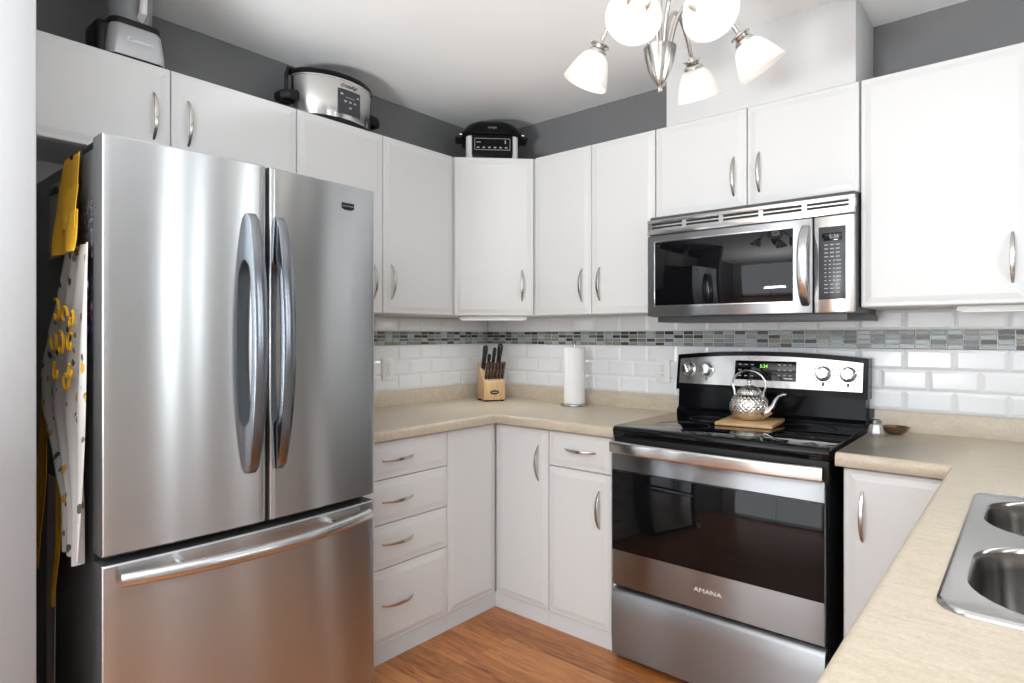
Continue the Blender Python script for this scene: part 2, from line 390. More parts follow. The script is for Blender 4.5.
# slim light bars below
def lightbar(label, M, u0, u1, pw):
    t = thing('under_cabinet_light', label, 'light', M @ Vector(((u0+u1)/2, 0, UB-.022)))
    MB().box((u0, -.012, UB-.018), (u1, .012, UB-.0005), .003, M).build('housing', 'plastic_white', t)
    MB().box((u0+.012, -.009, UB-.021), (u1-.012, .009, UB-.0175), .001, M).build('lens', 'lens_glow', t)
    c_ = M @ Vector(((u0+u1)/2, 0, UB-.024)); ld_ = bpy.data.lights.new('bar_light', 'AREA'); ld_.shape = 'RECTANGLE'; ld_.size = u1-u0; ld_.size_y = .02; ld_.energy = pw
    lo = bpy.data.objects.new('bar_light', ld_); C.objects.link(lo); lo.location = c_; lo.rotation_euler = (0, 0, math.atan2(M[1][0], M[0][0]))
lightbar('slim white light bar under the diagonal corner cabinet', basis(Vector((.3249, -.606, 0))-dn*.05, dg, -dn, Z) @ Matrix.Identity(4), .03, .37, 1.2)
lightbar('slim white light bar under the wall cabinet right of the microwave', basis((0, -.27, 0), X, Y, Z), 2.33, 2.51, .2)

# ------------------------------------------------------------------ base cabinets
BF, BT, PL = .622, .852, .068
BL, BK = mleft(BF-.02), mback(-(BF-.02))
t = thing('base_cabinet', 'white base cabinet of four drawers beside the refrigerator', 'cabinet', (0, -1.19, 0))
MB().box((.002, -1.4525, .01), (BF-.021, -.926, .856)).build('body', 'carcass_white', t)
MB().box((.55, -1.4525, .0005), (BF-.009, -.926, PL)).build('plinth', 'plinth_white', t)
for z0, z1, hz in ((.705, BT, .780), (.532, .705, .620), (.361, .532, .458), (PL, .361, .222)):
    front('drawer', BL, t, -1.4525, -.926, z0, z1, -1.194, hz, False)
t = thing('corner_base_cabinet', 'white L-shaped corner base cabinet with two tall doors meeting in the corner', 'cabinet', (0, 0, 0))
MB().prism([(.002, -.002), (.002, -.925), (BF-.021, -.925), (BF-.021, -(BF-.021)), (.925, -(BF-.021)), (.925, -.002)], 'z', .01, .856).build('body', 'carcass_white', t)
MB().prism([(.56, -.925), (BF-.009, -.925), (BF-.009, -(BF-.009)), (.925, -(BF-.009)), (.925, -.56), (.56, -.56)], 'z', .0005, PL).build('plinth', 'plinth_white', t)
front('door', BL, t, -.925, -BF, PL, BT); front('door', BK, t, BF, .925, PL, BT, .873, .702)
t = thing('base_cabinet', 'white base cabinet with one drawer over one door left of the range', 'cabinet', (1.09, 0, 0))
MB().box((.926, -(BF-.021), .01), (1.262, -.002, .856)).build('body', 'carcass_white', t)
MB().box((.926, -(BF-.009), .0005), (1.262, -.55, PL)).build('plinth', 'plinth_white', t)
front('drawer', BK, t, .926, 1.240, .700, BT, 1.090, .781, False); front('door', BK, t, .926, 1.240, PL, .700, 1.184, .553)
t = thing('base_cabinet', 'white single-door base cabinet right of the range under the beige counter', 'cabinet', (2.2, 0, 0))
MB().box((2.068, -(BF-.021), .01), (2.36, -.002, .856)).build('body', 'carcass_white', t)
MB().box((2.068, -(BF-.009), .0005), (2.36, -.55, PL)).build('plinth', 'plinth_white', t)
front('door', BK, t, 2.070, 2.36, PL, BT, 2.123, .708)
t = thing('sink_base_cabinet', 'white base cabinet carrying the sink counter', 'cabinet', (2.7, -1.6, 0))
mb = MB(); mb.box((2.382, -2.60, .01), (2.40, -.66, .856)); mb.box((2.97, -2.60, .01), (2.998, -.66, .856)); mb.box((2.40, -2.60, .01), (2.97, -2.58, .856)); mb.box((2.40, -2.58, .01), (2.97, -.66, .06)); mb.box((2.40, -.68, .06), (2.97, -.66, .856))
mb.build('body', 'carcass_white', t)
MS = basis((2.382, 0, 0), -Y, Z, -X)
for a in (.70, 1.175, 1.65, 2.125): front('door', MS, t, a, a+.475, PL, BT, a+.05 if a in (.70, 1.65) else a+.425, .70)

# ------------------------------------------------------------------ counters
CT, CB = .898, .857
NOSE = [(0, CT)]+[(.004+.018*math.sin(a), CT-.018+.018*math.cos(a)) for a in [i*math.pi/2/5 for i in range(6)]]+[(.022, CB+.006), (.019, CB), (0, CB)]
def sweep(mb, path, prof, side=1):
    path = [Vector(p).to_2d() for p in path]; rings = []
    def nrm(a, b_): d = (b_-a).normalized(); return Vector((d.y, -d.x))*side
    for i, p in enumerate(path):
        if i == 0: mm = nrm(path[0], path[1])
        elif i == len(path)-1: mm = nrm(path[-2], path[-1])
        else:
            a, b_ = nrm(path[i-1], p), nrm(p, path[i+1]); mm = (a+b_)/(1+a.dot(b_))
        rings.append([(p.x+mm.x*d, p.y+mm.y*d, z) for d, z in prof])
    mb.loft(rings)
LIP = [(0, CT), (.019, CT), (.019, .969), (.015, .975), (0, .975)]
t = thing('countertop', 'beige speckled laminate counter in the corner between refrigerator and range', 'countertop', (0, 0, CB))
mb = MB(); e = .6205
mb.box((.002, -1.4525, CB), (e, -.002, CT)); mb.box((e, -e, CB), (1.262, -.002, CT))
sweep(mb, [(e, -1.4525), (e, -e), (1.262, -e)], NOSE); mb.build('worktop', 'laminate', t)
mb = MB(); sweep(mb, [(.001, -1.4525), (.001, -.001), (1.262, -.001)], LIP); mb.build('backsplash', 'laminate', t)
PX = 2.362
t = thing('countertop', 'beige speckled laminate counter that holds the stainless sink', 'countertop', (2.9, 0, CB))
mb = MB(); S0, S1, SY0, SY1 = 2.432, 2.93, -1.735, -.980
mb.box((2.052, -e, CB), (PX, -.002, CT)); mb.box((PX, SY1, CB), (2.998, -.002, CT)); mb.box((PX, SY0, CB), (S0, SY1, CT)); mb.box((S1, SY0, CB), (2.998, SY1, CT)); mb.box((PX, -2.62, CB), (2.998, SY0, CT))
sweep(mb, [(2.052, -e), (PX, -e), (PX, -2.62)], NOSE); mb.build('worktop', 'laminate', t)
mb = MB(); sweep(mb, [(2.052, -.001), (2.999, -.001), (2.999, -2.62)], LIP); mb.build('backsplash', 'laminate', t)
# sink
t = thing('sink', 'stainless steel double-bowl drop-in sink set in the beige counter', 'sink', (2.68, -1.35, CT))
cx, cy, sw, sh = 2.687, -1.357, .540, .790
def rr3(w_, h, r, z, ox=cx, oy=cy, n=8): return [(ox+a, oy+b_, z) for a, b_ in rrect(w_, h, r, n)]
mb = MB()
mb.loft([rr3(sw, sh, .045, CT+.0005), rr3(sw-.002, sh-.002, .045, CT+.004), rr3(sw-.010, sh-.010, .042, CT+.007), rr3(sw-.022, sh-.022, .036, CT+.0055)], cap=(False, False))
# deck with two holes, triangulated from loops
bowls = [(2.641, -1.165, .392, .325), (2.641, -1.550, .392, .350)]
bm = bmesh.new(); loops = [rr3(sw-.022, sh-.022, .036, CT+.0055)]+[rr3(bw, bh, .12, CT+.0055, bx_, by_) for bx_, by_, bw, bh in bowls]
es = []
for lp in loops:
    vv = [bm.verts.new(p) for p in lp]
    es += [bm.edges.new((vv[i], vv[(i+1) % len(vv)])) for i in range(len(vv))]
bmesh.ops.triangle_fill(bm, use_beauty=True, use_dissolve=False, edges=es)
mb.bm(bm); mb.build('rim', 'steel_sink', t)
for bx_, by_, bw, bh in bowls:
    mb = MB()
    mb.loft([rr3(bw-d*2, bh-d*2, max(.02, .12-d*.6), z, bx_, by_) for d, z in ((0, CT+.0055), (.003, CT+.003), (.006, CT-.004), (.009, CT-.03), (.018, CT-.14), (.03, CT-.16), (.06, CT-.172), (.12, CT-.176))], cap=(False, True))
    b_ = mb.build('bowl', 'steel_sink_shaded', t, recalc=False)
    MB().lathe([(.038, CT-.1755), (.038, CT-.172), (.03, CT-.172), (.022, CT-.1745), (.002, CT-.1745)], (bx_, by_, 0), 24).build('drain', 'chrome', b_)

# ------------------------------------------------------------------ refrigerator
FX, FY0, FY1, FT = .808, -2.251, -1.448, 1.752
t = thing('refrigerator', 'stainless french-door refrigerator with bottom freezer and dark grey sides', 'refrigerator', (.42, -1.854, 0))
MB().box((.03, FY0+.004, .012), (.735, FY1-.009, 1.732), .006).build('body', 'dark_body', t)
MB().box((.10, FY0+.05, .0005), (.66, FY1-.05, .02)).build('foot', 'black_plastic', t)
def fx(y): s_ = (y-(FY0+FY1)/2)/((FY1-FY0)/2); return FX+.020*(1-s_*s_)
def fdoor(y0, y1, z0, z1, lead0, lead1):
    front_ = []
    r0 = r1 = .005
    for i in range(25):
        y = y0+(y1-y0)*i/24; x = fx(y)
        d0, d1 = y-y0, y1-y
        if d0 < r0: x -= r0-math.sqrt(max(0, r0*r0-(r0-d0)**2))
        if d1 < r1: x -= r1-math.sqrt(max(0, r1*r1-(r1-d1)**2))
        front_.append((x, y))
    ys = sorted(set([y0+r0*q for q in (.0, .08, .25, .5, 1)]+[y1-r1*q for q in (0, .08, .25, .5, 1)]+[y0+(y1-y0)*i/20 for i in range(1, 20)]))
    front_ = []
    for y in ys:
        x = fx(y); d0, d1 = y-y0, y1-y
        if d0 < r0: x -= r0-math.sqrt(max(0, r0*r0-(r0-d0)**2))
        if d1 < r1: x -= r1-math.sqrt(max(0, r1*r1-(r1-d1)**2))
        front_.append((x, y))
    mb = MB()
    rings = []
    for z, ins in ((z0, .004), (z0+.004, 0), (z1-.004, 0), (z1, .004)):
        rings.append([(.742, y0, z)]+[(x-ins, y, z) for x, y in front_]+[(.742, y1, z)])
    mb.loft(rings); return mb
def darkside(o):
    o.data.materials.append(MATS['dark_body'])
    for p in o.data.polygons:
        if p.normal.x < .3: p.material_index = 1
    return o
ymid = -1.8405
def dhandle(yc, wd=.038):
    """bowed slab bar: solid mounts at both ends and an open middle"""
    mb = MB(); z0, z1 = .872, 1.606; n_ = 40; rings = []
    for i in range(n_+1):
        s_ = -1+2*i/n_; z = (z0+z1)/2+(z1-z0)/2*s_
        xb = fx(yc); xo = xb+.022+.050*(1-abs(s_)**2.2)
        if abs(s_) > .97: xo -= .012*(abs(s_)-.97)/.03
        k_ = min(1, max(0, (.66-abs(s_))/.08)); k_ = k_*k_*(3-2*k_)
        xi = xb-.001+(xo-.024-xb)*k_
        ww = wd*(1-.25*abs(s_)**4)
        c_ = .006
        rings.append([(xi, yc-ww/2, z), (xo-c_, yc-ww/2, z), (xo-c_*.3, yc-ww/2+c_*.3, z), (xo, yc-ww/2+c_, z), (xo, yc+ww/2-c_, z), (xo-c_*.3, yc+ww/2-c_*.3, z), (xo-c_, yc+ww/2, z), (xi, yc+ww/2, z)])
    mb.loft(rings); return mb
d = darkside(fdoor(FY0, ymid-.006, .722, FT, 1, 0).build('door', 'steel_door', t)); dhandle(-1.893).build('handle', 'steel_handle', d, ang=40)
d = darkside(fdoor(ymid+.006, FY1, .722, FT, 0, 1).build('door', 'steel_door', t)); dhandle(-1.809).build('handle', 'steel_handle', d, ang=40)
# badge on the right door
yb_, zb = -1.562, 1.681
b_ = MB().prism([(yb_-.024, zb+.011), (yb_-.024, zb-.007), (yb_-.012, zb-.0115), (yb_+.012, zb-.0115), (yb_+.024, zb-.007), (yb_+.024, zb+.011)], 'x', fx(yb_)-.003, fx(yb_)+.002).build('badge', 'black_plastic', d)
b_['label'] = 'dark emblem with a silver stripe'
MB().box((fx(yb_)+.001, yb_-.021, zb-.001), (fx(yb_)+.0026, yb_+.021, zb+.003)).build('badge_stripe', 'chrome', d)
fr = darkside(fdoor(FY0, FY1, .085, .700, 1, 1).build('freezer_drawer', 'steel_door', t))
mb = MB(); pts = []
for i in range(31):
    s_ = -1+i/15; y = -1.856+.362*s_; pts.append((FX+.030+.062*(1-s_*s_), y, .668))
mb.tube(pts, .018, 20); hd = mb.build('handle', 'steel_bar', fr)
for s_ in (-.62, .62):
    y = -1.856+.362*s_; xx = FX+.030+.062*(1-s_*s_); MB().tube([(fx(y)-.006, y, .672), (xx, y, .670)], .011, 12).build('post', 'steel_bar', hd)
tg = (Vector(pts[0])-Vector(pts[1])).normalized(); us = tg.cross(Z).normalized()
MB().lathe([(.0135, -.001), (.0135, .0008), (.002, .0008)], n=20, M=basis(pts[0], us, tg.cross(us), tg)).build('tube_end_shade', 'black_plastic', hd)  # black disc coloured as the shade inside the open tube end
MB().box((.745, FY0+.03, .0135), (FX-.03, FY1-.03, .078), .003).build('kick_grille', 'black_plastic', t)
MB().box((.735, FY0+.004, .7), (.742, FY1-.004, .722)).build('gasket', 'dark_gap', t)
MB().box((.60, FY0+.012, 1.7325), (.765, FY0+.075, 1.758), .006).build('hinge_cover', 'black_plastic', t)
MB().box((.60, FY1-.075, 1.7325), (.765, FY1-.012, 1.758), .006).build('hinge_cover', 'black_plastic', t)
MB().box((.735, ymid-.006, .73), (.765, ymid+.006, 1.74)).build('centre_gasket', 'dark_gap', t)

# things on the side of the refrigerator
ys = FY0+.004
def sheet(name, label, cat, x0, x1, z0, z1, mat, tilt=0, th=.003, extra=None):
    t = thing(name, label, cat, ((x0+x1)/2, ys-.0005, z0))
    MB().prism([(x0+tilt, z0), (x1+tilt, z0), (x1, z1), (x0, z1)], 'y', ys-.0005-th, ys-.0005).build('sheet', mat, t)
    if extra: MB().box((x0+.012, ys-.007-th, z1-.03), (x1-.012, ys-.0006-th, z1-.012), .002).build('magnet', extra, t)
    return t
sheet('notepad', 'grey notepad hanging on the refrigerator side behind the yellow apron strap', 'notepad', .36, .46, 1.48, 1.69, 'grey_paper', -.02, .006, 'black_plastic')
sheet('magnet_sheet', 'dark printed magnet sheet on the refrigerator side right of the apron strap', 'magnet', .640, .725, 1.455, 1.605, 'print_dark')
sheet('postcard', 'small colourful postcard on the refrigerator side beside the floral apron', 'postcard', .650, .722, 1.26, 1.41, 'print_blue', .0, .002, 'chrome')
# apron
t = thing('apron', 'floral apron with yellow straps hanging on the refrigerator side', 'apron', (.48, ys-.02, .7))
yh = ys-.012
def cloth(edge_l, edge_r, z0, z1, folds, depth, mat, name, nu=48, nv=40, ph=0, th=.002, y0=None, parent=t, sag=0):
    mb = MB()
    def fn(u, v):
        z = z1+(z0-z1)*v; a, b2 = edge_l(v), edge_r(v)
        y = (y0 if y0 is not None else yh)-.006-depth*(.4+.6*v)*(.5+.5*math.sin(u*folds*2*math.pi+ph+1.2*math.sin(v*3)))-.010*v
        return Vector((a+(b2-a)*u, y, z+sag*math.sin(u*7+ph)*v))
    mb.grid(fn, nu, nv)
    k = len(mb.v); mb.v += [p+Vector((0, th, 0)) for p in mb.v]
    mb.f += [tuple(i+k for i in reversed(f)) for f in mb.f]
    nn = nu+1
    rim = [i for i in range(nn)]+[j*nn+nu for j in range(1, nv+1)]+[nv*nn+i for i in range(nu-1, -1, -1)]+[j*nn for j in range(nv-1, 0, -1)]
    for a, b2 in zip(rim, rim[1:]+rim[:1]): mb.f.append((a, b2, b2+k, a+k))
    return mb.build(name, mat, parent, ang=60)
def lerp(*p):
    def f(v):
        for (a, x), (b2, y) in zip(p, p[1:]):
            if v <= b2: q = (v-a)/(b2-a); q = q*q*(3-2*q)*.5+q*.5; return x+(y-x)*q
        return p[-1][1]
    return f
cloth(lerp((0, .560), (.17, .497), (.28, .426), (.42, .373), (.53, .392), (.72, .527), (.84, .611), (1, .629)), lerp((0, .755), (1, .760)), .705, 1.49, 3.3, .022, 'floral_cloth', 'skirt', 70, 60, y0=yh+.006, sag=.012)
cloth(lerp((0, .53), (1, .55)), lerp((0, .72), (1, .735)), 1.468, 1.575, 1.5, .010, 'yellow_cloth', 'bib_band', 24, 6, y0=yh-.012)
cloth(lerp((0, .565), (.5, .59), (1, .61)), lerp((0, .70), (1, .715)), 1.53, 1.64, 1, .006, 'yellow_cloth', 'strap', 12, 8, y0=yh-.006)
cloth(lerp((0, .52), (.4, .50), (1, .477)), lerp((0, .66), (1, .665)), 1.535, 1.733, 1.2, .006, 'yellow_cloth', 'neck_strap', 14, 16, y0=yh+.008)
cloth(lerp((0, .30), (1, .27)), lerp((0, .36), (.5, .378), (1, .313)), .58, 1.12, 1, .006, 'yellow_cloth', 'tie', 10, 20, y0=yh+.006)
cloth(lerp((0, .38), (.4, .485), (.7, .50), (1, .464)), lerp((0, .46), (.3, .53), (.5, .551), (.7, .535), (1, .484)), .52, 1.08, 1, .006, 'yellow_cloth', 'tie', 10, 20, ph=1, y0=yh+.004)
cloth(lerp((0, .355), (1, .387)), lerp((0, .449), (1, .469)), .20, .86, 1, .005, 'beige_cloth', 'lining', 10, 16, y0=yh+.009)
MB().box((.572, ys-.012, 1.724), (.600, ys-.0002, 1.738), .003).build('hook', 'black_plastic', t)
# script-like curls printed on the cloth
mb = MB()
def curl(x, z, s_, turns, a0):
    pts = []
    for i in range(26):
        q = i/25; a = a0+turns*2*math.pi*q; r = s_*(1-.75*q)
        pts.append((x+r*math.cos(a), ys-.040+.004*math.sin(x*40), z+r*math.sin(a)))
    mb.tube(pts, [.0035]*26, 6)
for x, z, s_, tn, a0 in ((.50, 1.32, .035, -.8, 2), (.55, 1.31, .03, .7, 0), (.60, 1.30, .025, -.8, 1), (.47, 1.25, .032, .9, 3), (.53, 1.235, .036, -.8, 2), (.59, 1.24, .028, .9, 1), (.50, 1.165, .028, .8, 2), (.56, 1.15, .03, -.9, 0), (.60, 1.17, .02, .8, 2)):
    curl(x+.085, z, s_*1.1, tn, a0)
mb.build('print', 'yellow_cloth', t)

# ------------------------------------------------------------------ range
RX0, RX1 = 1.270, 2.036
t = thing('range', 'stainless and black freestanding electric range between the white base cabinets', 'range', ((RX0+RX1)/2, -.35, 0))
MB().box((RX0+.004, -.625, .02), (RX1-.003, -.05, .895), .004).build('body', 'black_gloss', t)
for x in (RX0+.05, RX1-.05):
    for y in (-.58, -.12): MB().lathe([(.018, .0005), (.018, .03)], (x, y, 0), 14).build('foot', 'black_plastic', t)
ck = MB(); ck.prism([(-.652, .868), (-.660, .892), (-.652, .906), (-.635, .909), (-.085, .909), (-.085, .885), (-.63, .868)], 'x', RX0-.002, RX1+.002, bev=.003); ck = ck.build('cooktop', 'black_glass', t)
for x, y, r_ in ((1.47, -.47, .105), (1.86, -.47, .085), (1.47, -.22, .075), (1.86, -.22, .105)):
    MB().lathe([(r_, .9091), (r_, .9093), (r_-.0012, .9093), (r_-.0012, .9091)], (x, y, 0), 48, cap=(False, False)).build('burner_ring', 'panel_grey', ck)
MB().box((RX0, -.650, .79), (RX1, -.62, .868), .002).build('vent_strip', 'black_plastic', t)
# oven door
door = MB().box((RX0+.002, -.668, .296), (RX1-.006, -.63, .806), .004).build('oven_door', 'steel_range', t)
MB().box((RX0+.003, -.6705, .432), (RX1-.007, -.66, .738), .0015).build('window', 'black_glass', door)
MB().box((RX0+.003, -.6690, .7385), (RX1-.007, -.66, .7425), .0005).build('glass_trim', 'dark_gap', door)
mb = MB(); pts = []
HP = rrect(.020, .046, .009, 4)
for i in range(25):
    s_ = -1+i/12; x = (RX0+RX1)/2-.002+(RX1-RX0-.016)/2*s_
    pts.append((x, -.684-.020*(1-abs(s_)**3), .832))
mb.tube(pts, 1, sect=[(b_, a) for a, b_ in HP], up=(0, 0, 1)); hd = mb.build('handle', 'steel_light', door)
MB().box((RX0+.012, -.684, .81), (RX0+.05, -.645, .85), .004).build('bracket', 'steel_light', hd); MB().box((RX1-.052, -.684, .81), (RX1-.014, -.645, .85), .004).build('bracket', 'steel_light', hd)
text('AMANA', .021, basis((1.655, -.6685, .365), X*1.35, Z, -Y), 'lettering', 'plastic_white', door)
# drawer, slightly bellied
mb = MB(); rings = []
for z, q in ((.020, .012), (.028, .0), (.10, -.004), (.20, -.005), (.262, 0), (.274, .006), (.280, .016)):
    rings.append([(RX0+.002, -.668+q, z), (RX1-.006, -.668+q, z), (RX1-.006, -.63, z), (RX0+.002, -.63, z)])
mb.loft(rings); mb.build('drawer', 'steel_range', t)
MB().box((RX0+.004, -.64, .281), (RX1-.008, -.625, .296)).build('gap_strip', 'dark_gap', t)
# backguard
mb = MB()
N = 24
def top(s_): return 1.172+.020*(1-s_*s_)
def section(z0f, z1f, y0, y1, x0, x1, mat, name, parent, y0t=None):
    mb = MB(); rings = []
    for i in range(N+1):
        s_ = -1+2*i/N; x = (x0+x1)/2+(x1-x0)/2*s_; a, b2 = z0f(s_), z1f(s_)
        yt = y0t if y0t is not None else y0
        rings.append([(x, y0, a), (x, yt, b2), (x, y1, b2), (x, y1, a)])
    mb.loft(rings); return mb.build(name, mat, parent, ang=30)
bgd = section(lambda s_: 1.015, lambda s_: top(s_), -.095, -.012, RX0-.004, RX1+.006, 'black_gloss', 'backguard', t, -.070)
MB().prism([(-.105, .905), (-.105, .922), (-.086, .936), (-.080, 1.016), (-.012, 1.016), (-.012, .905)], 'x', RX0+.004, RX1-.002).build('backguard_base', 'black_gloss', t)
def yface(z): return -.095+(z-1.015)*(.025/.16)
pan = section(lambda s_: 1.043, lambda s_: top(s_)-.018, yface(1.043)-.003, -.07, RX0+.010, RX1-.012, 'steel_light', 'control_panel', bgd, yface(1.16)-.003)
tilt = math.atan2(.025, .16)
def mpan(x, z): return basis((x, yface(z)-.0035, z), X, Vector((0, math.sin(tilt), math.cos(tilt))), Vector((0, -math.cos(tilt), math.sin(tilt))))
M = mpan(1.660, 1.112)
dis = MB().box((-.126, -.041, -.002), (.124, .041, .002), .001, M).build('display', 'black_glass', bgd)
text('5:34', .019, M @ Matrix.Translation((-.005, .018, .0022)), 'clock_digits', 'display_green', dis, .0002)
mb, m3 = MB(), MB()
for r_ in range(3):
    for c_ in range(3): mb.box((-.110+c_*.026, .022-r_*.024, .0019), (-.098+c_*.026, .026-r_*.024, .0024), 0, M)
    for c_ in range(3): m3.box((.052+c_*.022, .024-r_*.022, .0019), (.063+c_*.022, .028-r_*.022, .0024), 0, M)
mb.build('button_marking', 'marking_grey', dis); m3.build('button_marking', 'marking_grey', dis)
for kx in (1.322, 1.408, 1.886, 1.975):
    Mk = mpan(kx, 1.108)
    kn = MB().lathe([(.030, -.001), (.030, .004), (.026, .007), (.0235, .026), (.021, .029), (.002, .0295)], n=28, M=Mk).build('knob', 'chrome', bgd)
    MB().box((-.004, -.021, .0285), (.004, .021, .036), .002, Mk @ Matrix.Rotation(.35, 4, 'Z')).build('grip', 'chrome', kn)
    mb = MB()
    for a in range(-140, 141, 40):
        mb.box((-.0012, .035, .0), (.0012, .040, .0016), 0, Mk @ Matrix.Rotation(R(a), 4, 'Z'))
    mb.box((-.004, -.048, 0), (.004, -.034, .0016), 0, Mk); mb.lathe([(.0345, 0), (.0345, .0012), (.036, .0012), (.036, 0)], n=40, M=Mk, cap=(False, False))
    mb.build('dial_marking', 'marking_dark', kn)

# ------------------------------------------------------------------ microwave
MX0, MX1, MY = 1.280, 2.058, -.398
t = thing('microwave', 'stainless over-the-range microwave under the low white cabinet', 'microwave', ((MX0+MX1)/2, -.2, 1.335))
MB().box((MX0+.003, -.378, 1.338), (MX1-.003, -.014, 1.758), .003).build('body', 'dark_body', t)
MB().prism([(MX0+.03, -.36), (MX1-.03, -.36), (MX1+.004, -.20), (MX1+.004, -.02), (MX0+.004, -.02), (MX0+.004, -.20)], 'z', 1.316, 1.338).build('underside', 'panel_grey', t)
# vent grille with two long slots
mb = MB(); zt0, zt1 = 1.680, 1.743
mb.box((MX0, MY, zt0), (MX1, -.376, zt0+.022), .002); mb.box((MX0, MY, zt1-.014), (MX1, -.376, zt1), .002); mb.box((MX0, MY+.004, zt0+.022), (MX1, -.372, zt1-.014), .0)
vg = mb.build('vent_grille', 'steel_light', t)
mb = MB(); nb = 5; wdt = (MX1-MX0-.02)/nb
for i in range(nb):
    a = MX0+.012+i*wdt
    for zz in (zt0+.026, zt0+.040): mb.box((a+.008, MY+.003, zz), (a+wdt-.010, MY+.0065, zz+.008))
mb.build('slot', 'dark_gap', vg)
# door
DX1 = 1.927
dr = MB().box((MX0, MY, 1.340), (DX1, -.377, 1.677), .005).build('door', 'steel_range', t)
wn = MB().box((MX0+.036, MY-.002, 1.384), (DX1-.066, MY+.01, 1.648), .003).build('window', 'black_glass', dr)
mb = MB(); rings = []
for z, i in ((0, 0),): pass
a0, a1, b0, b1 = MX0+.032, DX1-.062, 1.380, 1.652
for (p, q, r_, s_) in ((a0, a1, b0, b0+.003), (a0, a1, b1-.003, b1), (a0, a0+.003, b0, b1), (a1-.003, a1, b0, b1)): mb.box((p, MY-.0025, r_), (q, MY+.004, s_), .0006)
mb.build('window_trim', 'chrome', dr)
mb = MB(); pts = []
for i in range(25):
    s_ = -1+i/12; pts.append((DX1-.024, MY+.008-.054*(1-abs(s_)**2.6), 1.510+.142*s_))
mb.tube(pts, [1-.15*abs(-1+i/12)**4 for i in range(25)], sect=rrect(.036, .018, .008, 4), up=(1, 0, 0)); mb.build('handle', 'steel_bar', dr)
cp = MB().box((DX1+.003, MY, 1.340), (MX1, -.377, 1.677), .005).build('control_panel', 'steel_light', t)
kp = MB().box((DX1+.018, MY-.0015, 1.386), (MX1-.026, MY+.005, 1.640), .003).build('keypad', 'panel_grey', cp)
mb = MB().box((DX1+.030, MY-.002, 1.590), (MX1-.038, MY+.001, 1.618), .001).build('display', 'black_glass', cp)
MM = basis((DX1+.068, MY-.0022, 1.604), X, Z, -Y)
text('5:36', .018, MM, 'clock_digits', 'display_white', cp, .0002)
mb = MB(); rnd = random.Random(4)
kx0, kx1 = DX1+.034, MX1-.042
for r_ in range(13):
    z = 1.576-r_*.0138
    for c_ in range(3 if r_ < 4 or r_ > 9 else 4):
        nn = 3 if r_ < 4 or r_ > 9 else 4; xc = kx0+(kx1-kx0)*(c_+.5)/nn; wq = .006 if nn == 3 else (.003 if c_ < 3 else .008)
        mb.box((xc-wq, MY-.0021, z-.0016), (xc+wq, MY-.001, z+.0016))
mb.build('key_marking', 'marking_grey', cp)

# ------------------------------------------------------------------ on the counter: outlets, knives, towels, kettle
def outlet(label, M):
    t = thing('outlet', label, 'outlet', M.translation)
    mb = MB(); mb.loft([[(a, b_, 0) for a, b_ in rrect(.074, .116, .006, 3)], [(a, b_, .004) for a, b_ in rrect(.074, .116, .006, 3)], [(a, b_, .006) for a, b_ in rrect(.068, .110, .005, 3)]], M)
    p = mb.build('plate', 'plastic_white', t)
    for s_ in (-1, 1):
        rc = MB(); rc.loft([[(a, b_+s_*.0205, z) for a, b_ in rrect(.032-i, .030-i, .010, 4)] for i, z in ((0, .005), (0, .0075), (.002, .0085))], M)
        rc = rc.build('receptacle', 'plastic_white', t)
        sl = MB(); sl.box((-.0065, s_*.0205-.001, .008), (-.0045, s_*.0205+.007, .0088), 0, M); sl.box((.0045, s_*.0205-.001, .008), (.0065, s_*.0205+.006, .0088), 0, M); sl.lathe([(.0022, .008), (.0022, .0088)], (0, s_*.0205-.007, 0), 10, M)
        sl.build('slot', 'marking_dark', rc)
    MB().lathe([(.003, .006), (.003, .0072), (.0005, .0075)], n=10, M=M).build('screw', 'chrome', t)
outlet('white outlet plate on the left wall tiles beside the refrigerator', basis((.0085, -.766, 1.087), Y, Z, X))
outlet('white outlet plate on the back wall tiles beside the range', basis((1.158, -.0085, 1.089), X, Z, -Y))

# knife block: local frame, -y faces the room
t = thing('knife_block', 'pale wooden knife block full of dark-handled knives in the counter corner', 'knife block', (.275, -.245, CT+.0005), R(60))
w2 = .060
mb = MB(); mb.prism([(0, .008), (0, .108), (.050, .155), (.110, .205), (.135, .205), (.135, .008)], 'x', -w2, w2, bev=.003); blk = mb.build('block', 'block_wood', t, local=True)
mb = MB(); mb.prism([(.004, 0), (.004, .0085), (.03, .0085), (.03, 0)], 'x', -w2+.004, -w2+.02); mb.prism([(.004, 0), (.004, .0085), (.03, .0085), (.03, 0)], 'x', w2-.02, w2-.004)
mb.prism([(.105, 0), (.105, .0085), (.13, .0085), (.13, 0)], 'x', -w2+.004, w2-.004); mb.build('foot', 'black_plastic', t, local=True)
Me = basis((0, -.0004, .050), X, Z, -Y)
em = MB().lathe([(.026, 0), (.026, .0008), (.002, .0008)], n=28, M=Me, sy=.46).build('emblem', 'knife_black', t, local=True)
MB().box((-.016, -.0025, .0007), (.016, .0025, .0013), .0005, Me).build('emblem_mark', 'marking_grey', em, local=True)
